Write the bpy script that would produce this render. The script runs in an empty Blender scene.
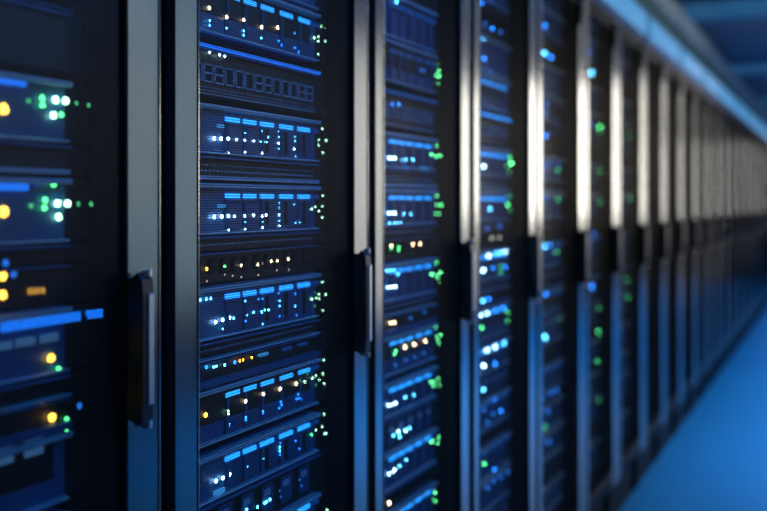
import bpy, bmesh, math, random
from mathutils import Vector
random.seed(7)
C = bpy.context.scene.collection
S = bpy.context.scene

# ------------------------------------------------------------------ camera
F = 981.0                      # focal length in pixels of the 767 px frame
VX, VY = 843.0, 203.0          # vanishing point of the aisle
AL = math.atan((VX - 383.5) / F)
CA, SA = math.cos(AL), math.sin(AL)
DCAM = 0.95 * CA               # distance of the camera from the door plane (x = 0)
HC = 1.387
cam = bpy.data.cameras.new('camera'); co = bpy.data.objects.new('camera', cam); C.objects.link(co)
co.location = (DCAM, 0, HC); co.rotation_euler = (math.pi / 2, 0, AL)
cam.sensor_fit = 'HORIZONTAL'; cam.sensor_width = 36
cam.lens = F / 767 * 36; cam.shift_y = -(255.5 - VY) / 767
cam.clip_start = .05
cam.dof.use_dof = True; cam.dof.focus_distance = 1.57
cam.dof.aperture_fstop = cam.lens / 1000 / 0.0245
S.camera = co
S.view_settings.view_transform = 'Standard'; S.view_settings.look = 'None'
S.view_settings.gamma = 1; S.view_settings.use_curve_mapping = False
S.view_settings.exposure = 0
S.cycles.use_denoising = True
S.cycles.transparent_max_bounces = 24

def at(px, py, r):
    """point of the vertical plane x = -r under a pixel -> (y, z)"""
    cx, cz = (px - 383.5) / F, (VY - py) / F
    dx, dy = -SA + cx * CA, CA + cx * SA
    t = (DCAM + r) / -dx
    return t * dy, HC + t * cz

# ------------------------------------------------------------------ materials
MATS = {}
def pbr(name, col, rough=.5, metal=0.0, emis=None, es=0.0, sample=True):
    m = bpy.data.materials.new(name); m.use_nodes = True
    b = m.node_tree.nodes['Principled BSDF']
    b.inputs['Base Color'].default_value = (*col, 1)
    b.inputs['Roughness'].default_value = rough
    b.inputs['Metallic'].default_value = metal
    if emis:
        b.inputs['Emission Color'].default_value = (*emis, 1)
        b.inputs['Emission Strength'].default_value = es
        m.cycles.emission_sampling = 'FRONT' if sample else 'NONE'
    MATS[name] = m
    return m
def noise_rough(m, scale=(60, 60, 2), lo=.25, hi=.4, bump=0.0, bscale=(300, 300, 300)):
    nt = m.node_tree; b = nt.nodes['Principled BSDF']
    tc = nt.nodes.new('ShaderNodeTexCoord'); mp = nt.nodes.new('ShaderNodeMapping')
    mp.inputs['Scale'].default_value = scale
    n = nt.nodes.new('ShaderNodeTexNoise'); n.inputs['Scale'].default_value = 1; n.inputs['Detail'].default_value = 3
    r = nt.nodes.new('ShaderNodeMapRange'); r.inputs['To Min'].default_value = lo; r.inputs['To Max'].default_value = hi
    nt.links.new(tc.outputs['Object'], mp.inputs['Vector']); nt.links.new(mp.outputs['Vector'], n.inputs['Vector'])
    nt.links.new(n.outputs['Fac'], r.inputs['Value']); nt.links.new(r.outputs['Result'], b.inputs['Roughness'])
    if bump:
        mp2 = nt.nodes.new('ShaderNodeMapping'); mp2.inputs['Scale'].default_value = bscale
        n2 = nt.nodes.new('ShaderNodeTexNoise'); n2.inputs['Scale'].default_value = 1; n2.inputs['Detail'].default_value = 2
        bp = nt.nodes.new('ShaderNodeBump'); bp.inputs['Strength'].default_value = bump; bp.inputs['Distance'].default_value = .001
        nt.links.new(tc.outputs['Object'], mp2.inputs['Vector']); nt.links.new(mp2.outputs['Vector'], n2.inputs['Vector'])
        nt.links.new(n2.outputs['Fac'], bp.inputs['Height']); nt.links.new(bp.outputs['Normal'], b.inputs['Normal'])
    return m

M_FRAME = noise_rough(pbr('brushed_grey_metal', (.56, .56, .55), .3, 1.0), (50, 50, 3), .15, .21, .12, (400, 400, 400))
M_BLACK = noise_rough(pbr('black_powder_coat', (.012, .013, .016), .5), (90, 90, 90), .42, .58)
M_HANDLE = pbr('black_gloss_plastic', (.007, .007, .008), .42)
M_GRIP = pbr('bright_chrome', (.85, .86, .88), .34, 1.0)
M_CHASSIS = noise_rough(pbr('blue_grey_steel', (.035, .15, .34), .45, .1), (4, 40, 40), .38, .52)
M_LIP = pbr('lit_steel_lip', (.50, .66, .80), .42, .2)  # lit highlight along the lips put into a paler colour
M_PLATE = noise_rough(pbr('sled_plate', (.03, .12, .28), .4, .1), (80, 80, 80), .35, .5)
M_SLOT = pbr('black_slot', (.004, .004, .006), .6)
M_PORTRIM = pbr('port_rim', (.50, .66, .90), .4, .2)
M_DARK = pbr('dark_face', (.010, .011, .014), .5)
M_INNER = pbr('cabinet_black', (.008, .009, .011), .65)
M_RAIL = pbr('mounting_rail_black', (.012, .013, .015), .8)
for _m in (M_RAIL, M_INNER, M_BLACK): _m.node_tree.nodes['Principled BSDF'].inputs['Specular IOR Level'].default_value = .1

def emat(name, col, s, sample=False):
    return pbr(name, tuple(c * .15 for c in col), .35, 0, col, s, sample)
LED = {
    'g': emat('led_green', (.10, 1.0, .30), 5.0), 'G': emat('led_pale_green', (.42, 1.0, .60), 9.0),
    'gd': emat('led_dim_green', (.10, .9, .35), 1.0),
    'a': emat('led_amber', (1.0, .52, .06), 7.0), 'ad': emat('led_dim_amber', (1.0, .5, .08), .9),
    'w': emat('led_warm_white', (1.0, .74, .46), 9.0),
    'b': emat('led_blue', (.012, .22, 1.0), 6.0), 'bd': emat('led_dim_blue', (.02, .20, .9), 1.4),
    'c': emat('led_cyan', (.10, .60, 1.0), 9.0), 'W': emat('led_ice_white', (.45, .80, 1.0), 14.0),
    'wd': emat('led_dim_white', (.8, .8, .7), 1.0),
}
M_BAR = emat('blue_light_bar', (.015, .30, 1.0), 2.6, True)
M_BARD = emat('dim_blue_light_bar', (.01, .12, .70), .35)
M_BARN = emat('deep_blue_light_bar', (.008, .19, 1.0), 1.5, True)
M_PALE = emat('pale_blue_label', (.10, .32, .75), .38)  # label brightness put in as faint emission
M_LINE = emat('blue_light_line', (.01, .17, 1.0), 1.3, True)
M_BARF = emat('faint_blue_light_bar', (.01, .16, .8), .45)
M_RIB = emat('blue_rib_glow', (.02, .17, .80), .16)  # light caught on the sled ribs put in as faint blue emission
M_TAG = emat('lit_blue_tag', (.05, .40, 1.0), .8)

# perforated steel: staggered round holes in object space (y, z)
def mesh_mat():
    m = bpy.data.materials.new('perforated_steel'); m.use_nodes = True
    nt = m.node_tree; N = nt.nodes; L = nt.links
    out = N['Material Output']; N.remove(N['Principled BSDF'])
    df = N.new('ShaderNodeBsdfDiffuse'); df.inputs['Color'].default_value = (.012, .011, .010, 1)
    gl = N.new('ShaderNodeBsdfAnisotropic'); gl.inputs['Color'].default_value = (.042, .039, .036, 1); gl.inputs['Roughness'].default_value = .40
    b = N.new('ShaderNodeAddShader'); L.new(df.outputs[0], b.inputs[0]); L.new(gl.outputs[0], b.inputs[1])
    tc = N.new('ShaderNodeTexCoord'); sp = N.new('ShaderNodeSeparateXYZ'); L.new(tc.outputs['Object'], sp.inputs[0])
    P, R = .0046, .00209
    def ma(op, a, bb=None):
        n = N.new('ShaderNodeMath'); n.operation = op
        for i, v in enumerate((a, bb)):
            if v is None: continue
            if isinstance(v, (int, float)): n.inputs[i].default_value = v
            else: L.new(v, n.inputs[i])
        return n.outputs[0]
    z = ma('DIVIDE', sp.outputs['Z'], P * .866)
    row = ma('FLOOR', z)
    off = ma('MULTIPLY', ma('FLOORED_MODULO', row, 2.0), .5)
    y = ma('ADD', ma('DIVIDE', sp.outputs['Y'], P), off)
    fy = ma('MULTIPLY', ma('SUBTRACT', ma('SUBTRACT', y, ma('FLOOR', y)), .5), P)
    fz = ma('MULTIPLY', ma('SUBTRACT', ma('SUBTRACT', z, row), .5), P * .866)
    dist = ma('SQRT', ma('ADD', ma('MULTIPLY', fy, fy), ma('MULTIPLY', fz, fz)))
    hole = ma('LESS_THAN', dist, R)
    tr = N.new('ShaderNodeBsdfTransparent'); mx = N.new('ShaderNodeMixShader')
    L.new(hole, mx.inputs[0]); L.new(b.outputs[0], mx.inputs[1]); L.new(tr.outputs[0], mx.inputs[2])
    L.new(mx.outputs[0], out.inputs['Surface'])
    return m
M_MESH = mesh_mat()

# ------------------------------------------------------------------ mesh helpers
class MB:
    def __init__(self): self.bm = bmesh.new()
    def box(self, x0, x1, y0, y1, z0, z1, bev=0.0, seg=1):
        r = bmesh.ops.create_cube(self.bm, size=1)
        vs = r['verts']
        for v in vs:
            v.co.x = x0 + (v.co.x + .5) * (x1 - x0); v.co.y = y0 + (v.co.y + .5) * (y1 - y0); v.co.z = z0 + (v.co.z + .5) * (z1 - z0)
        if bev:
            es = list({e for v in vs for e in v.link_edges})
            bmesh.ops.bevel(self.bm, geom=es, offset=bev, segments=seg, affect='EDGES', profile=.5)
        return self
    def cyl(self, p, axis, r, h, n=16):
        M = Vector((0, 0, 1)).rotation_difference(Vector(axis)).to_matrix().to_4x4(); M.translation = Vector(p)
        bmesh.ops.create_cone(self.bm, cap_ends=True, segments=n, radius1=r, radius2=r, depth=h, matrix=M)
        return self
    def poly(self, prof, z0, z1):
        """extrude a closed (x, y) outline from z0 to z1"""
        a = [self.bm.verts.new((x, y, z0)) for x, y in prof]; b = [self.bm.verts.new((x, y, z1)) for x, y in prof]
        n = len(prof)
        for i in range(n): self.bm.faces.new((a[i], a[(i + 1) % n], b[(i + 1) % n], b[i]))
        self.bm.faces.new(a[::-1]); self.bm.faces.new(b)
        bmesh.ops.recalc_face_normals(self.bm, faces=self.bm.faces[:])
        return self
    def polyy(self, prof, y0, y1):
        """extrude a closed (x, z) outline from y0 to y1"""
        a = [self.bm.verts.new((x, y0, z)) for x, z in prof]; b = [self.bm.verts.new((x, y1, z)) for x, z in prof]
        n = len(prof)
        for i in range(n): self.bm.faces.new((a[i], a[(i + 1) % n], b[(i + 1) % n], b[i]))
        self.bm.faces.new(a[::-1]); self.bm.faces.new(b)
        bmesh.ops.recalc_face_normals(self.bm, faces=self.bm.faces[:])
        return self
    def build(self, name, mat, parent=None, smooth=False):
        me = bpy.data.meshes.new(name); self.bm.to_mesh(me); self.bm.free()
        me.materials.append(mat)
        if smooth:
            for p in me.polygons: p.use_smooth = True
        return link(name, me, parent)
def link(name, me, parent=None):
    o = bpy.data.objects.new(name, me); C.objects.link(o)
    if parent: o.parent = parent
    return o
def tag(o, label, cat, group=None, kind=None):
    o['label'] = label; o['category'] = cat
    if group: o['group'] = group
    if kind: o['kind'] = kind
    return o
def empty(name, loc):
    o = bpy.data.objects.new(name, None); C.objects.link(o); o.location = loc; o.empty_display_size = .1
    return o
def struct(o): o['kind'] = 'structure'; return o
def copy_tree(o, parent=None):
    c = o.copy(); C.objects.link(c)
    if parent: c.parent = parent
    for ch in o.children: copy_tree(ch, c)
    return c

def dome_mesh(name, mat):
    bm = bmesh.new()
    bmesh.ops.create_uvsphere(bm, u_segments=14, v_segments=8, radius=1)
    for v in bm.verts: v.co.x *= .55
    me = bpy.data.meshes.new(name); bm.to_mesh(me); bm.free(); me.materials.append(mat)
    for p in me.polygons: p.use_smooth = True
    return me
LEDM2, LEDM3 = {}, {}
for _k, _m in LED.items():                      # emission raised in farther cabinets to offset loss through the mesh
    for _d, _f in ((LEDM2, 1.9), (LEDM3, 2.6)):
        _c = _m.copy(); _b = _c.node_tree.nodes['Principled BSDF']
        _b.inputs['Emission Strength'].default_value *= _f
        if _k == 'G': _b.inputs['Emission Color'].default_value = (.13, 1.0, .34, 1)
        _d[_k] = dome_mesh('status_light_' + _k, _c)
LEDM = {k: dome_mesh('status_light_' + k, m) for k, m in LED.items()}

# ------------------------------------------------------------------ racks
R_S = .052                       # recess of the server faces behind the door plane
DR = (DCAM + R_S) / CA           # scale of heights on that plane
def zv(v): return HC + v * DR
Z_BOT, Z_TOP = .215, 2.157       # door
EDGE = [128, 354.5, 461.5, 530, 579.5, 613.5, 641, 662, 679.5, 694]
E = {k + 1: at(x, 200, 0)[0] for k, x in enumerate(EDGE)}
for k in range(11, 27): E[k] = E[k - 1] + .60
GAP = .035
def st_r(k): return .067 if k == 1 else .060
def st_l(k): return .056 if k <= 2 else .040
def lo_edge(k): return E[k - 1] + st_r(k - 1) + GAP if k > 1 else E[1] + st_r(1) - .66

ORD = ['', 'first', 'second', 'third', 'fourth', 'fifth', 'sixth', 'seventh', 'eighth', 'ninth', 'tenth', 'eleventh', 'twelfth',
       'thirteenth', 'fourteenth', 'fifteenth', 'sixteenth', 'seventeenth', 'eighteenth', 'nineteenth', 'twentieth', 'twenty-first',
       'twenty-second', 'twenty-third', 'twenty-fourth', 'twenty-fifth', 'twenty-sixth']

def rack(k):
    y0, y1 = lo_edge(k), E[k] + st_r(k); ST_L = st_l(k)
    w = y1 - y0; yi = E[k] - y0           # local: 0 .. w, right stile starts at yi
    t = empty('server_cabinet', (0, y0, 0))
    lab = f'tall black server cabinet with grey framed mesh door, {ORD[k]} from the near end'
    if k == 1: lab = 'tall server cabinet at the near end, cut off by the photo edge, out of focus'
    if k == 2: lab = 'tall server cabinet second from the near end, its servers in sharp focus'
    tag(t, lab, 'server cabinet', 'server cabinets standing in one long row')
    D = 1.0
    s = MB()
    xb = -.034
    s.box(-D, xb, -.012, .004, .02, Z_TOP - .005); s.box(-D, xb, w - .004, w + .012, .02, Z_TOP - .005)
    s.box(-D, xb, .004, w - .004, Z_TOP - .03, Z_TOP - .005); s.box(-D, xb, .004, w - .004, .19, .215)
    s.box(-D, -D + .02, .004, w - .004, .215, Z_TOP - .03)
    s.build('cabinet_shell', M_INNER, t)
    MB().box(-D + .02, -.05, .0, w, .0, .19, .004).build('plinth', M_BLACK, t)
    for a, b in ((.016, .036), (yi - .010, yi + .012)):
        MB().box(-.085, -.062, a, b, .22, Z_TOP - .035, .002).build('mounting_rail', M_RAIL, t)
    # door frame: two stiles with rolled edges and two rails, one mesh
    d = MB()
    def stile(a, b):
        c = b - .0040                       # flat face with a rounded bead along the far edge
        prof = [(-.030, a), (-.0006, a), (0, a + .0006), (0, c), (.0007, c + .0002), (.0014, c + .0008), (.0018, c + .0018), (.0016, c + .0030), (.0006, b), (-.030, b)]
        d.poly(prof, Z_BOT, Z_TOP)
    stile(0, ST_L); stile(yi, w)
    dr = d.build('door', M_FRAME, t)
    for a, b in ((Z_TOP - .055, Z_TOP), (Z_BOT, Z_BOT + .06)):
        q = MB().box(-.030, -.002, ST_L - .004, yi + .004, a + .0005, b - .0005, .003).build('door_rail', M_BLACK, dr); q['label'] = 'black cross rail of the door'
    p = MB().box(-.0092, -.0080, ST_L - .002, yi - .0036, Z_BOT + .058, Z_TOP - .053).build('mesh_panel', M_MESH, dr)
    p['label'] = 'black perforated steel panel'
    g = MB().box(-.030, -.0015, yi - .0035, yi - .0003, Z_BOT + .062, Z_TOP - .057).build('reflection_mask', M_INNER, dr); g['label'] = 'added black strip hiding reflections on the stile'  # strip added to keep reflections off the stile's inner side
    # handle: black grip standing off the stile on two feet
    zt, zb = HC - .098, HC - .290
    h = MB()
    g0, g1 = yi - .002, yi + .020
    prof = [(.004, zt - .004), (.016, zt + .006), (.025, zt - .004), (.027, zt - .026), (.027, zb + .026), (.025, zb + .004), (.016, zb - .006), (.004, zb + .004),
            (-.001, zb + .004), (-.001, zb + .030), (.014, zb + .034), (.016, zb + .040), (.016, zt - .040), (.014, zt - .034), (-.001, zt - .030), (-.001, zt - .004)]
    h.polyy(prof, g0, g1)
    h.box(-.002, .014, g0 + .001, g1 - .004, zb + .001, zt - .001)      # lock body between the feet
    ho = h.build('handle', M_HANDLE, dr); ho['label'] = 'black swing handle'
    gr = MB().box(.0265, .0290, g0 + .009, g1 - .001, zb + .022, zt - .022, .0012).build('grip_trim', M_GRIP, dr)
    MB().cyl((.020, g1 - .006, zt + .005), (0, 0, 1), .0065, .009).build('handle_screw', M_GRIP, dr)
    MB().cyl((.020, g1 - .006, zb - .005), (0, 0, 1), .0065, .009).build('handle_screw', M_GRIP, dr)
    la = MB().box(-.002, .009, yi - .002, yi + .026, Z_TOP - .13, Z_TOP - .02, .003); la.build('top_latch', M_HANDLE, dr)
    return t
RACKS = {k: rack(k) for k in range(1, 25)}

# ------------------------------------------------------------------ servers
E2 = E[2]
def loc2(px, py): 
    y, z = at(px, py, R_S + .0015); return y - E2, z
SLOT = {  # name: (type, top, bottom) as heights on the face plane
    'U4': ('blade', .722, .652), 'U3': ('blade', .648, .565), 'U2': ('patch', .558, .470), 'U1': ('blade', .463, .366),
    'A': ('amber', .359, .268), 'B': ('switch', .249, .168), 'C': ('blade', .157, .0765), 'V1': ('vent', .0735, .036),
    'D': ('blade', .032, -.050), 'V2': ('vent', -.053, -.0765), 'E': ('patch', -.0785, -.1285), 'F': ('blade', -.132, -.2165),
    'V3': ('vent', -.2195, -.2425), 'G': ('slim', -.2445, -.2895), 'H': ('amber', -.2920, -.381), 'I': ('blade', -.396, -.472),
    'J': ('labels', -.476, -.545), 'K': ('blade', -.548, -.632), 'L': ('patch', -.636, -.676), 'M': ('blade', -.680, -.770),
    'N': ('blade', -.776, -.862), 'O': ('labels', -.868, -.950), 'P': ('blade', -.956, -1.040), 'Q': ('vent', -1.046, -1.150)}
# what tells each unit from its neighbours in the same cabinet
WHERE = {
    'U4': 'blue-barred server nearest the cabinet top', 'U3': 'second blue-barred server below the cabinet top',
    'U2': 'black patch panel nearest the cabinet top', 'U1': 'blue-barred server just under the upper patch panel',
    'A': 'black-fronted server with amber lights just above the port switch',
    'B': 'network switch with square ports under a thin blue line',
    'C': 'blue-barred server just under the port switch', 'V1': 'slotted vent panel between two blue-barred servers',
    'D': 'blue-barred server just above the slim eye-level vent panel', 'V2': 'thin vent panel above the black patch panel at handle height',
    'E': 'black patch panel with small white lights at handle height', 'F': 'blue-barred server just under the handle-height patch panel',
    'V3': 'thin vent panel above the slim unit with coloured lights', 'G': 'slim unit with a row of small coloured lights',
    'H': 'black-fronted server with amber lights under the slim unit', 'I': 'blue-barred server just under the lower amber-lit server',
    'J': 'dim unit with bluish labels, the upper of two', 'K': 'blue-barred server just below the upper dim labelled unit',
    'L': 'thin black patch panel, lowest in the cabinet', 'M': 'blue-barred server just under the lowest patch panel',
    'N': 'blue-barred server just above the lowest dim labelled unit', 'O': 'dim unit with bluish labels, the lower of two',
    'P': 'lowest blue-barred server', 'Q': 'vent panel at the cabinet floor'}
NAME = {'blade': 'blade_server', 'amber': 'blade_server', 'switch': 'network_switch', 'vent': 'vent_panel', 'patch': 'patch_panel', 'slim': 'slim_server', 'labels': 'storage_server'}
CAT = {'blade': 'server', 'amber': 'server', 'switch': 'network switch', 'vent': 'vent panel', 'patch': 'patch panel', 'slim': 'server', 'labels': 'server'}
SEG = [(226, 240), (244, 256.5), (261, 274), (280.2, 293), (298.6, 310), (312.3, 319)]
SEGY = [tuple(loc2(a, 122)[0] for a in s) for s in SEG]
UNITS = {}
def unit(k, key):
    typ, vt, vb = SLOT[key]
    sc = 1.0 if k <= 2 else .86
    z0, z1 = zv(vb), zv(vt); H = z1 - z0
    left = lo_edge(k) - E[k] + .040
    u = empty(NAME[typ], (-R_S, E[k], z0))
    where = WHERE[key]
    if k >= 5: where = where.replace('blue-barred server', 'dark blue server')
    if k == 1 or k >= 4:
        where = where.replace(' with amber lights', '').replace('lower amber-lit', 'lower black-fronted').replace('coloured lights', 'lights').replace('with small white lights ', '')
        where = where.replace(' with a row of small lights', ' just above the lower black-fronted server').replace('under a thin blue line', 'under a thin strip')
    tag(u, f'{where}, {ORD[k]} cabinet', CAT[typ], f'units mounted in the {ORD[k]} cabinet')
    UNITS[(k, key)] = u
    full = k <= 4
    Y = lambda y: y * sc
    yr = -.056 * (sc if k > 2 else 1)
    face = M_DARK if typ in ('patch', 'vent', 'slim', 'switch', 'labels') else M_CHASSIS
    c = MB(); c.box(-.60, -.004, left, yr, 0, H, .0015)
    c.build('chassis', face, u)
    for a, b in ((left - .012, left), (yr, -.012)):
        e = MB(); e.box(-.0095, -.005, a, b, .002, H - .002, .001)
        if full and a > -.2:
            for zz in (.25, .75): e.cyl((-.004, b - .006, H * zz), (1, 0, 0), .0035, .006, 12)
        e.build('mounting_ear', M_DARK, u)
    if typ in ('blade', 'amber'):
        l = MB(); l.box(-.006, .010, left, yr, H - .0085, H - .001, .0015); l.build('top_lip', M_LIP, u)
        if full or k == 5:
            l = MB(); l.box(-.006, .005, left, yr, 0, .004, .001); l.build('bottom_lip', M_LIP, u)
        zb1, zb0 = H - .0165, H - .0245            # light bar
        if typ == 'amber':
            MB().box(-.0042, -.0022, left + .004, Y(-.078), H * .36, H - .012, .0006).build('black_fascia', M_DARK, u)
        for i, (a, b) in enumerate(SEGY):
            a, b = Y(a), Y(b)
            nx = Y(SEGY[i + 1][0]) if i < 5 else b + .004
            if full and i < 5 and k > 1:
                s = MB()
                if typ == 'blade': s.box(-.0045, -.001, a - .002, nx - .005, .006, H - .026, .0008)
                else: s.box(-.0045, -.001, a - .002, nx - .005, .006, H * .34, .0008)
                s = s.build('drive_sled', M_PLATE, u)
                MB().box(-.002, .0015, a + .003, a + .0062, .008, H - .027, .0006).build('glow_rib', M_RIB, s)
                if i >= 2 and typ == 'blade':
                    MB().box(-.0015, -.0004, a + .013, a + .024, H * .14, H - .030).build('vent_slot', M_SLOT, s)
                elif typ == 'blade':
                    MB().box(-.0015, -.0004, a + .010, nx - .010, H * .62, H - .030).build('vent_slot', M_SLOT, s)
            if k == 1: continue
            bar = MB().box(-.0045, -.0010, a, b, zb0, zb1, .0006)
            lit = {2: 'U1 A C D F H I K M N P', 3: 'C D F H I K M N P', 4: 'A C D F H I', 5: '', 6: '', 7: ''}[k].split()
            faint = {2: '', 3: 'U1 A', 4: 'K M P', 5: 'C F H K', 6: 'F', 7: ''}[k].split()
            m = M_BARD if i == 5 and key in lit else M_BAR if key in lit else M_BARF if key in faint else M_PLATE
            bar.build('light_bar', m, u)
    elif typ == 'switch':
        MB().box(-.006, .010, left, yr, H - .005, H - .001, .0012).build('light_strip', M_LINE if k == 2 else M_BARF if k == 3 else M_BAR if k == 4 else M_CHASSIS, u)
        MB().box(-.006, .006, left, yr, H - .010, H - .0055, .001).build('top_lip', M_CHASSIS, u)
        n = 15
        if full and k > 1:
            span = yr - .012 - (left + .012)
            for i in range(n):
                a = left + .012 + span * i / n; b = a + span / n - .004
                p = MB()
                z_a, z_b = H * .27, H * .64
                p.box(-.0042, .001, a, b, z_b - .0025, z_b); p.box(-.0042, .001, a, b, z_a, z_a + .0025)
                p.box(-.0042, .001, a, a + .0022, z_a, z_b); p.box(-.0042, .001, b - .0022, b, z_a, z_b)
                if i % 5 > 2: p.box(-.0042, .001, a, b, (z_a + z_b) / 2 - .001, (z_a + z_b) / 2 + .001)
                p = p.build('port', M_PORTRIM, u)
                MB().box(-.0044, -.0030, a + .002, b - .002, z_a + .002, z_b - .002).build('port_opening', M_SLOT, p)
            v = MB()
            for j in range(3):
                v.box(-.0042, -.0015, left + .006, yr - .006, H * (.05 + .06 * j), H * (.05 + .06 * j) + .0014)
            v.build('vent_grille', M_PORTRIM, u)
    elif typ == 'vent':
        MB().box(-.006, .008, left, yr, H - .004, H, .001).build('top_lip', M_CHASSIS, u)
        if H > .03:
            MB().box(-.006, .006, left, yr, 0, .007, .001).build('bottom_lip', M_LIP, u)
        if full and k > 1:
            v = MB(); n = 42
            for i in range(n):
                a = left + .01 + (yr - left - .02) * i / n
                v.box(-.0045, -.001, a, a + .005, H * .35, H * .35 + .003)
                if H > .03: v.box(-.0045, -.001, a + .003, a + .007, H * .62, H * .62 + .002)
            v.build('vent_grille', M_PORTRIM, u)
    elif typ == 'patch':
        MB().box(-.006, .006, left, yr, H - .0035, H, .001).build('top_lip', M_CHASSIS, u)
        if full and k > 1:
            for i in range(12):
                a = left + .05 + (yr - left - .07) * i / 12
                j = MB(); j.box(-.0042, -.001, a, a + .013, H * .30, H * .72, .0008); j.box(-.003, .0002, a + .002, a + .011, H * .74, H * .80)
                j = j.build('jack', M_RAIL, u)
                MB().box(-.0015, -.0006, a + .003, a + .010, H * .36, H * .62).build('jack_opening', M_SLOT, j)
    elif typ == 'slim':
        MB().box(-.006, .008, left, yr, H - .003, H, .0008).build('top_lip', M_LIP, u)
        MB().box(-.006, .004, left, yr, H - .0085, H - .006, .0008).build('trim_line', M_CHASSIS, u)
        MB().box(-.006, .009, left, yr, 0, .010, .001).build('bottom_lip', M_CHASSIS, u)
    elif typ == 'labels':
        MB().box(-.006, .008, left, yr, H - .0045, H, .001).build('top_lip', M_CHASSIS, u)
        if full and k > 1:
            for i, fr in enumerate((.0, .17, .34, .51, .68, .85)):
                a = left + .08 + (yr - left - .09) * fr
                q = MB().box(-.0042, -.001, a, a + .040, .008, H - .012, .0008).build('drive_tray', M_PLATE, u)
                MB().box(-.0015, .0006, a + .006, a + .026, H * .55, H * .70).build('label_plate', M_PORTRIM, q)
    return u

for k in range(1, 8):
    for key in SLOT:
        unit(k, key)

def unit_at(k, z):
    best = None
    for key, (typ, vt, vb) in SLOT.items():
        a, b = zv(vb), zv(vt)
        d = 0 if a <= z <= b else min(abs(z - a), abs(z - b))
        if best is None or d < best[0]: best = (d, key, a, b)
    return best[1], best[2], best[3]
def led(k, px, py, col, size=.0027, name='status_light', ry=1.0, rz=1.0):
    """a status light on the face of cabinet k where the photo shows one"""
    y, z = at(px, py, R_S - .001)
    key, a, b = unit_at(k, z)
    z = min(max(z, a + size), b - size)
    u = UNITS[(k, key)]
    yl = y - E[k]
    ear = yl > -.056
    o = link(name, (LEDM if k < 3 else LEDM2 if k == 3 else LEDM3)[col], u)
    o.location = (.0005 if not ear else -.0055, yl, z - u.location.z)
    o.scale = (size, size * ry, size * rz)
    return o
def plate(k, px0, px1, py, hpx, mat, name='label_plate'):
    """a flat lit label on a face, between two columns of the photo"""
    ya, z = at(px0, py, R_S - .001); yb, z2 = at(px1, py, R_S - .001)
    key, a, b = unit_at(k, (z + z2) / 2)
    u = UNITS[(k, key)]
    h = (at(px0, py - hpx / 2, R_S)[1] - at(px0, py + hpx / 2, R_S)[1]) / 2
    zc = (z + z2) / 2 - u.location.z
    H = b - a
    zc = min(max(zc, h + .001), H - h - .001)
    return MB().box(-.0042, .0012, ya - E[k], yb - E[k], zc - h, zc + h, .0005).build(name, mat, u)

# ---- second cabinet (in focus)
def row(k, pts, col, size=.0027, **kw):
    for p in pts: led(k, p[0], p[1], col, size, **kw)
row(2, [(209.6, 7.8), (227, 17), (244, 20), (262, 27), (278, 27.5)], 'w', .0032)
row(2, [(210, 20.5), (210, 25), (227, 28), (244, 31), (244, 35), (261.5, 38)], 'c', .0020)
row(2, [(279, 41), (282, 45), (295, 33), (295, 48), (299, 52)], 'b', .0020)
row(2, [(314.5, 38), (321, 36), (321, 41), (328, 40.5), (321, 54), (328, 53.5), (324, 26), (328, 28)], 'G', .0021)
row(2, [(210, 52.5), (219.7, 55), (225, 56.4)], 'W', .0023)
row(2, [(214.5, 138.5), (221.5, 138.7), (228.7, 138.6)], 'W', .0034)
row(2, [(237, 139.5), (245.2, 140.3), (254, 141)], 'W', .0022)
row(2, [(261, 141.3), (264, 141.8), (267, 142), (268.5, 137)], 'c', .0019)
row(2, [(229, 153), (245.4, 152), (262.5, 153), (279, 143), (294.5, 149)], 'W', .0019)
row(2, [(229, 131), (262.5, 131), (279, 131), (279, 137), (245.5, 133), (279, 149), (295, 137), (295.5, 141), (296, 156)], 'c', .0014)
row(2, [(325, 128.5), (321.5, 140), (321.5, 145), (329, 140.5), (325.5, 153), (328, 153)], 'G', .0021)
row(2, [(214.5, 217), (222, 216.5), (228.8, 216)], 'W', .0034)
row(2, [(235, 216.3), (245, 215.8), (254, 215.3), (262.5, 216), (266.5, 215)], 'W', .0023)
row(2, [(229, 230), (245.5, 229), (263, 227.5), (279.5, 215), (280, 226)], 'W', .0018)
row(2, [(229, 223), (245.5, 222), (263, 222), (279.5, 203), (279.5, 208), (279.5, 221), (283, 226), (296, 223), (300, 222), (294.5, 204)], 'c', .0013)
row(2, [(325.5, 195.5), (312, 209), (318, 207), (325, 206), (321.5, 211), (325, 217.5), (328, 217.5)], 'G', .0021)
row(2, [(207, 269)], 'a', .0030); row(2, [(225, 266.2)], 'g', .0027)
row(2, [(241.5, 265.5), (258, 264.6), (271.5, 261), (277.5, 260.8), (288.7, 259)], 'w', .0025)
row(2, [(207, 281), (241.5, 277), (258.5, 275), (225, 275), (263, 263.5), (289, 270), (277, 270), (233, 276)], 'wd', .0018)
row(2, [(200.6, 300), (206.6, 299), (211, 298.5)], 'c', .0026)
row(2, [(216, 322), (223, 320), (229.8, 317.7)], 'W', .0033)
row(2, [(234, 318), (247, 315), (254, 312.5), (262, 312), (265, 310), (269, 310)], 'c', .0025)
row(2, [(223, 329), (245.5, 301), (280, 301), (280, 306), (295.5, 306), (263, 324)], 'c', .0018)
row(2, [(279, 293), (280, 316), (283, 316), (295.5, 294), (297, 315), (263, 299), (246, 321), (259, 299)], 'b', .0018)
row(2, [(325, 282), (321.5, 294.5), (328.5, 294.5), (319, 298), (322, 299), (328.8, 304.5), (325.5, 311), (312, 299)], 'G', .0022)
row(2, [(315, 306), (311, 298), (318, 293)], 'gd', .0022)
row(2, [(206.7, 367.2), (235, 362.4)], 'b', .0028, ry=1.5); row(2, [(214, 367), (216.5, 366.3), (225, 365)], 'c', .0026)
row(2, [(240, 361), (243.5, 360), (252, 357.6)], 'a', .0024)
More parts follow.
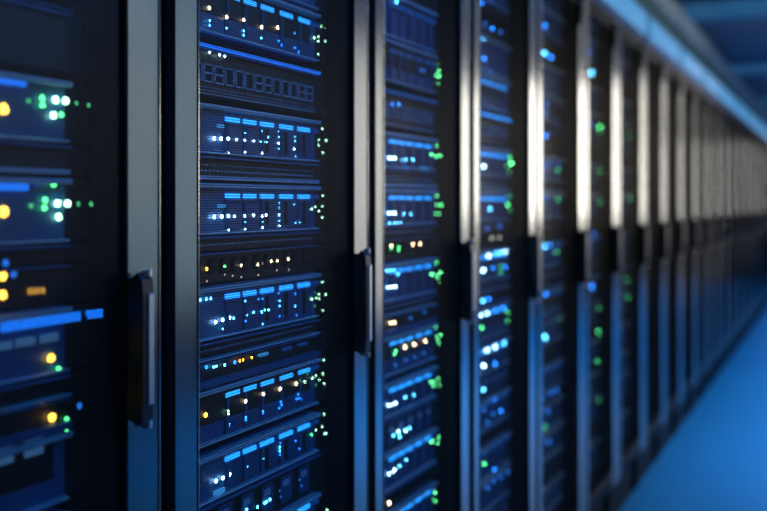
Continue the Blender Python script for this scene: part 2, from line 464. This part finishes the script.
plate(2, 260, 268.5, 354.5, 3, M_TAG); plate(2, 284, 292, 348.5, 3, M_BARD); plate(2, 299.5, 308, 344, 3, M_BARD)
row(2, [(206, 415)], 'a', .0042)
row(2, [(228.6, 410.8), (228.8, 414)], 'G', .0024)
row(2, [(245.9, 401.3), (263.7, 394), (280.4, 389), (296.5, 383.8)], 'w', .0035)
row(2, [(229.3, 425.5), (246.3, 418.5), (246.4, 420), (263.4, 413), (279.5, 408), (282, 405), (281, 402), (297, 399), (299.5, 398), (298.5, 394), (301.5, 399)], 'b', .0022)
row(2, [(246.3, 417), (263.4, 411), (229.5, 424)], 'c', .0015)
row(2, [(326.5, 360.5), (325.5, 374), (318.7, 376), (312.7, 378), (305, 382), (322, 380), (327, 384)], 'G', .0022)
row(2, [(300, 381), (308, 374), (316, 385)], 'gd', .0020)
row(2, [(326.7, 414.5), (325, 427), (318.7, 430.5), (327, 434), (329, 433.5)], 'G', .0022); row(2, [(311.8, 434.8)], 'g', .0026)
row(2, [(216.4, 481), (223.3, 478), (230, 474.5)], 'W', .0034)
plate(2, 215.5, 225.5, 491.5, 4.5, M_TAG); plate(2, 214, 223.5, 152.5, 4.5, M_BARD); plate(2, 219, 224.5, 126, 3, M_TAG); plate(2, 219.5, 226, 206, 3, M_TAG)
row(2, [(247.3, 466.5), (263.7, 458.5), (280, 451), (280, 447)], 'c', .0021); row(2, [(280.5, 443), (280.3, 455), (283, 459), (299.5, 449), (296, 441)], 'b', .0018)
row(2, [(247, 509.5), (257.8, 507), (265, 503), (267, 501.8), (270.3, 499.5)], 'c', .0028)
row(2, [(280, 491), (281, 497), (300, 480), (302, 486)], 'bd', .0022); row(2, [(330, 510.5)], 'G', .002)

# ---- third cabinet
row(3, [(441, 70.6), (438, 75), (441.5, 76), (440.4, 84)], 'G', .0026); row(3, [(440, 64)], 'gd', .0028)
row(3, [(392.5, 104), (399, 104)], 'b', .0028); row(3, [(421, 70), (424, 70.5)], 'bd', .003)
row(3, [(397, 2), (402, 1), (406, 2.5)], 'c', .0028)
row(3, [(389.3, 158), (392, 158), (395, 158)], 'W', .0028); row(3, [(400.5, 159.5), (406, 159.6), (413, 160)], 'c', .0026)
row(3, [(390, 168), (400, 168), (407, 168)], 'b', .0024); plate(3, 421, 429, 168.5, 3, M_TAG)
row(3, [(439, 145.7), (432, 154.6), (438, 157), (442.4, 155.6), (440, 164)], 'G', .0026)
row(3, [(389, 213), (392, 213), (395, 213)], 'W', .0028); row(3, [(404, 214), (411, 214), (390, 223.5), (395.5, 223), (400, 223)], 'c', .0024)
row(3, [(439, 196), (434.8, 205), (438.7, 205), (443.5, 205), (438, 213.5), (441.6, 213.5)], 'G', .0026)
row(3, [(391.5, 248.2), (399, 247), (399, 250)], 'g', .0026); row(3, [(413, 244.6), (420.5, 244), (391.5, 245.5)], 'w', .0029)
row(3, [(388.5, 287.5), (391.7, 287), (395.5, 286.5)], 'W', .0028); row(3, [(387, 271), (390, 270.6), (394, 270.2), (398, 274)], 'c', .0026)
row(3, [(438.7, 262.5), (431.5, 274), (436.5, 275), (443, 272.5), (441.5, 281.5), (440, 277)], 'G', .0027)
row(3, [(391, 323), (394.5, 322.5)], 'w', .0030); row(3, [(411, 318), (425, 312)], 'bd', .0034)
row(3, [(396, 351), (395, 354)], 'g', .003); row(3, [(405.2, 347), (414.5, 344.5), (425.5, 341)], 'w', .0033)
row(3, [(396, 365), (406, 360), (415, 357), (424, 353)], 'bd', .0030)
row(3, [(438, 327), (434.8, 338), (439, 337), (443, 335.5), (434.8, 342.5), (440.5, 342), (440.5, 347)], 'G', .0026)
row(3, [(440.8, 379), (431.4, 382), (436.4, 382), (435.5, 386), (441.7, 385.6)], 'G', .0026); row(3, [(439, 367.5)], 'gd', .003)
row(3, [(389, 405.5), (392.5, 404.5), (396, 403)], 'W', .0028); row(3, [(405.5, 397.5), (414, 395)], 'c', .0026)
row(3, [(394, 435.5), (398.6, 432.5), (400, 437), (405.5, 430), (409.8, 428)], 'c', .0030); row(3, [(398.5, 431), (406, 431)], 'W', .0026)
row(3, [(437, 428.7), (440.8, 437.3), (431.4, 442), (435.5, 441), (440, 443.5)], 'G', .0026)
row(3, [(389.3, 474), (392.3, 472), (395, 470)], 'W', .0028); row(3, [(400, 466), (406.5, 460)], 'c', .0026)
row(3, [(389.3, 503)], 'w', .0036)
row(3, [(435.5, 485), (437, 493)], 'G', .0034); row(3, [(434.5, 500), (437.5, 501.5)], 'g', .0034)

# ---- fourth cabinet
row(4, [(482, 1), (491.6, 3), (492.5, 28.5), (484.5, 58.5), (490.4, 74)], 'b', .0040); row(4, [(485, 24), (483.3, 72), (501, 32)], 'bd', .0042)
row(4, [(483, 38.7)], 'c', .0034); row(4, [(489, 39.4)], 'W', .0042)
row(4, [(484, 166.3)], 'W', .0036); row(4, [(511.5, 157), (509, 166)], 'g', .0042); row(4, [(513.4, 163.5)], 'G', .0044); row(4, [(511, 172)], 'gd', .0042)
row(4, [(490.3, 209)], 'c', .0034); row(4, [(509.5, 205)], 'g', .0050); row(4, [(511.2, 197), (512, 210)], 'gd', .0042)
row(4, [(492, 238.3), (499.7, 237.5)], 'wd', .0044); row(4, [(488, 229), (500, 226)], 'bd', .004)
row(4, [(489, 255.8), (505.6, 251.5)], 'W', .0038); row(4, [(496.7, 253.2), (501, 252.4)], 'c', .0036)
row(4, [(483.5, 270.5)], 'W', .0040); row(4, [(493, 268), (506, 267)], 'b', .0036); row(4, [(501, 266), (501, 272)], 'gd', .0050)
row(4, [(483, 301)], 'c', .0042); row(4, [(489, 299)], 'b', .0042)
row(4, [(480.7, 315.5), (487.3, 313.3)], 'W', .0036); row(4, [(495.5, 310), (503, 307.5)], 'b', .0042)
row(4, [(509.4, 312), (509, 321), (482, 327.8)], 'g', .0040)
row(4, [(487.3, 350.2), (495.5, 347)], 'W', .0040); row(4, [(504.3, 343)], 'c', .0042)
row(4, [(484, 365.5)], 'W', .0040); row(4, [(495.4, 363.5)], 'b', .0042)
row(4, [(483.6, 389.5)], 'c', .0042); row(4, [(495, 398.5), (501, 411)], 'b', .0042); row(4, [(484, 410), (493, 414), (488, 423)], 'bd', .0044)
row(4, [(484.6, 463.8)], 'g', .0040); row(4, [(494.9, 471.8)], 'b', .0042); row(4, [(488, 488), (494, 481), (501, 477), (508, 472)], 'bd', .0044)
# ---- fifth, sixth, seventh cabinets
row(5, [(545, 26), (551, 57), (545.6, 136)], 'b', .0052); row(5, [(544.6, 53)], 'c', .0056); row(5, [(546, 104), (546, 112), (546, 166), (546, 198)], 'bd', .0055)
row(5, [(545, 246)], 'c', .005); row(5, [(551, 244), (546, 294)], 'b', .0055); row(5, [(545, 337)], 'c', .0062); row(5, [(557, 252), (560, 318), (558, 199), (558, 170)], 'gd', .0055)
row(5, [(543, 398), (551, 393), (557, 390)], 'bd', .0062); row(5, [(545, 427), (560, 449)], 'gd', .006); row(5, [(548, 411), (549, 442)], 'bd', .006)
row(6, [(591.6, 73)], 'c', .0064); row(6, [(589.5, 51), (590.6, 124), (594, 234)], 'bd', .0065); row(6, [(592, 286.5)], 'b', .0066)
row(6, [(601.5, 127), (600, 332), (599, 361)], 'g', .0062); row(6, [(601, 171.5), (601, 202), (600, 308), (600, 400), (601, 132)], 'gd', .0064)
row(7, [(631, 197), (629, 297)], 'gd', .0085); row(7, [(630, 136), (627.5, 280)], 'gd', .006); row(7, [(626, 150)], 'bd', .0065)
# ---- first cabinet (close, strongly blurred)
def bar1(x0, x1, y, h, mat): plate(1, x0, x1, y, h, mat, 'light_bar')
bar1(-14, 27, 79, 10, M_BARN); bar1(33, 43, 81, 6, M_BARD); bar1(-14, 29, 185.5, 11, M_BARN); bar1(34, 44, 185, 6, M_BARD)
bar1(3, 81, 321.5, 10, M_BARN); bar1(88.5, 95, 314.5, 8, M_BARN); bar1(97, 103, 313.5, 8, M_BARN)
bar1(0, 13, 346, 8, M_PALE); bar1(18, 36, 342, 8, M_PALE); bar1(42, 59, 338, 8, M_PALE)  # pale labels, here and below, with brightness put in as emission
bar1(-3, 14, 449, 16, M_PALE); bar1(26, 44, 440, 16, M_PALE)
row(1, [(52, 82), (54, 184), (42.5, 98), (43, 105), (45.5, 200), (45, 208)], 'g', 0.0039)
row(1, [(56, 100), (66, 101), (58, 203.5), (68, 203.5), (54, 115.5), (59, 217)], 'G', 0.0049); row(1, [(61.5, 114.5)], 'g', 0.0039)
row(1, [(29, 101), (31.5, 206), (67, 435), (80, 103), (92, 105), (82, 204), (95, 204)], 'gd', 0.0034)
row(1, [(4, 109), (4, 211.5)], 'a', 0.0068); row(1, [(3, 276), (3, 295), (51.5, 358), (52.5, 417.5)], 'a', 0.0057)
row(1, [(59, 369), (67, 419.5), (67, 429)], 'g', 0.0034); row(1, [(6, 264), (14, 274), (83, 406)], 'bd', 0.0047)
row(1, [(30, 291.3), (34.5, 291.1), (39, 290.9), (43.5, 290.7)], 'ad', 0.0029, rz=1.6)

# ------------------------------------------------------------------ room
def slab(name, mat, x0, x1, y0, y1, z0, z1): return struct(MB().box(x0, x1, y0, y1, z0, z1).build(name, mat))
M_FLOOR = noise_rough(pbr('floor_vinyl', (.42, .46, .50), .3), (3, 3, 3), .42, .55)
def tiles(m):
    nt = m.node_tree; b = nt.nodes['Principled BSDF']
    tc = nt.nodes.new('ShaderNodeTexCoord'); br = nt.nodes.new('ShaderNodeTexBrick'); br.offset = 0
    br.inputs['Scale'].default_value = 1; br.inputs['Brick Width'].default_value = .6; br.inputs['Row Height'].default_value = .6
    br.inputs['Mortar Size'].default_value = .0025
    br.inputs['Color1'].default_value = (.05, .33, .55, 1); br.inputs['Color2'].default_value = (.055, .35, .58, 1); br.inputs['Mortar'].default_value = (.03, .2, .35, 1)  # blue cast of the lighting is put into the tile colours
    nt.links.new(tc.outputs['Object'], br.inputs['Vector']); nt.links.new(br.outputs['Color'], b.inputs['Base Color'])
tiles(M_FLOOR); M_FLOOR.node_tree.nodes['Principled BSDF'].inputs['Specular IOR Level'].default_value = .25
M_CEIL = noise_rough(pbr('ceiling_dark', (.13, .17, .21), .8), (2, 2, 2), .7, .9)
M_WALL = noise_rough(pbr('wall_dark', (.06, .075, .10), .7), (2, 2, 2), .6, .8)
ZC = 2.80
slab('floor', M_FLOOR, -4.2, 3.2, -1.5, 20, -.10, 0)
slab('ceiling', M_CEIL, -4.2, 3.2, -1.5, 20, ZC, ZC + .1)
slab('wall_end', M_WALL, -4.2, 3.2, 20, 20.1, 0, ZC)
slab('wall_back', M_WALL, -4.3, -4.2, -1.5, 20, 0, ZC)
slab('wall_aisle', M_WALL, 3.2, 3.3, -1.5, 20, 0, ZC)
slab('wall_near', M_WALL, -4.2, 3.2, -1.6, -1.5, 0, ZC)

# pale trunking along the cabinet tops, with light battens on its face
M_TRUNK = pbr('pale_blue_trunking', (.05, .17, .38), .5)
Y_END = E[24] + st_r(24)
tr = MB(); tr.box(-.16, -.012, lo_edge(1), Y_END, Z_TOP + .001, Z_TOP + .165, .006)
tag(tr.build('cable_trunking', M_TRUNK), 'long pale blue cable trunking running along the tops of the cabinets', 'trunking')
M_BATTEN = emat('batten_glow', (.10, .44, .90), .62, True)
M_BHOUSE = pbr('batten_housing', (.07, .20, .40), .5)
n = 0
y = lo_edge(1) + .2
while y < Y_END - 1:
    n += 1
    b = empty('light_batten', (-.012, y, Z_TOP + .085))
    tag(b, f'slim pale blue light batten on the cable trunking, {ORD[n]} from the near end', 'light', 'light battens along the trunking')
    MB().box(0, .014, 0, 1.02, -.065, .065, .004).build('housing', M_BHOUSE, b)
    MB().box(.012, .026, .05, .98, -.052, .052, .006).build('diffuser', M_BATTEN, b)
    y += 1.05

# ceiling: light panels, a long duct, cross beams
M_CPANEL = emat('blue_ceiling_panel', (.06, .37, .78), .17, True)
PL = ['nearest the camera end', 'second along the aisle', 'third along the aisle', 'fourth along the aisle', 'fifth along the aisle', 'sixth along the aisle']
for i in range(6):
    yc = .7 + 3.35 * i
    c = empty('ceiling_light', (.1, yc, ZC - .03))
    tag(c, f'blue glowing ceiling panel, {PL[i]}', 'ceiling light', 'blue ceiling panels over the aisle')
    fr = MB()
    for a in ((-.62, .62, -.40, -.36), (-.62, .62, .36, .40), (-.62, -.58, -.36, .36), (.58, .62, -.36, .36)):
        fr.box(a[0], a[1], a[2], a[3], -.012, .03)
    fr.build('frame', M_BHOUSE, c)
    MB().box(-.58, .58, -.36, .36, .0, .02).build('diffuser', M_CPANEL, c)
M_DUCT = pbr('duct_grey_green', (.52, .62, .60), .5)
du = empty('air_duct', (-.20, -1.4, ZC - .22)); tag(du, 'long grey-green air duct hanging under the ceiling above the cabinets', 'air duct')
MB().box(-.07, .07, 0, 21.3, .0, .13, .006).build('duct_body', M_DUCT, du)
for i in range(14):
    MB().box(-.08, .08, .7 + 1.5 * i, .74 + 1.5 * i, -.008, .138, .002).build('duct_flange', M_DUCT, du)
    MB().box(-.06, -.05, .72 + 1.5 * i, .73 + 1.5 * i, .13, .22).build('hanger', M_DUCT, du)

# ------------------------------------------------------------------ lights
def area(name, loc, rot, sx, sy, col, power, spread=180):
    l = bpy.data.lights.new(name, 'AREA'); l.shape = 'RECTANGLE'; l.size = sx; l.size_y = sy
    l.color = col; l.energy = power; l.spread = math.radians(spread)
    o = bpy.data.objects.new(name, l); C.objects.link(o); o.location = loc; o.rotation_euler = rot
    return o
R = math.radians
# added blue fill over the aisle, shining down to colour the floor
area('floor_fill', (1.45, 11.2, 2.74), (0, 0, 0), 1.3, 13.6, (.001, .31, .76), 225, 80)
# added blue fill above the near aisle that lifts the server faces
wa = area('server_fill', (1.5, 2.1, 2.74), (0, 0, 0), 1.6, .8, (.003, .27, 1.0), 25, 90)
wa.rotation_euler = Vector((-1.5, -.35, -1.45)).to_track_quat('-Z', 'Y').to_euler()
area('bead_glint_fill', (2.2, 2.9, 1.95), (0, R(90), 0), 1.3, .25, (1.0, .97, .90), 4.5, 180)  # narrow light added to draw a pale glint on the stile beads
# unseen pale fills added across the aisle for the nearer frames to reflect
area('frame_fill', (2.2, 6.6, 1.55), (0, R(90), 0), 1.9, 3.0, (1.0, 1.0, .94), 12.5, 180)
area('frame_fill_near', (2.2, 4.2, 1.75), (0, R(90), 0), 1.7, 1.5, (.50, .80, 1.0), 2.2, 180)
# warm fills added for the door frames to mirror, facing back along the aisle
area('frame_fill_mid', (2.15, 11, 1.97), (R(-90), 0, 0), 1.8, 1.55, (1.0, .95, .84), 10, 70)
area('frame_fill_far', (1.4, 19.4, 1.75), (R(-90), 0, 0), 2.4, 1.6, (1.0, .97, .92), 2.4, 60)
# unseen upward fill added to brighten the ceiling and duct
area('ceiling_fill', (-.6, 8.5, 2.36), (math.pi, 0, 0), .5, 18, (.20, .55, .78), 13, 150)
w = bpy.data.worlds.new('world'); S.world = w; w.use_nodes = True
w.node_tree.nodes['Background'].inputs[0].default_value = (.02, .05, .10, 1)
w.node_tree.nodes['Background'].inputs[1].default_value = .05
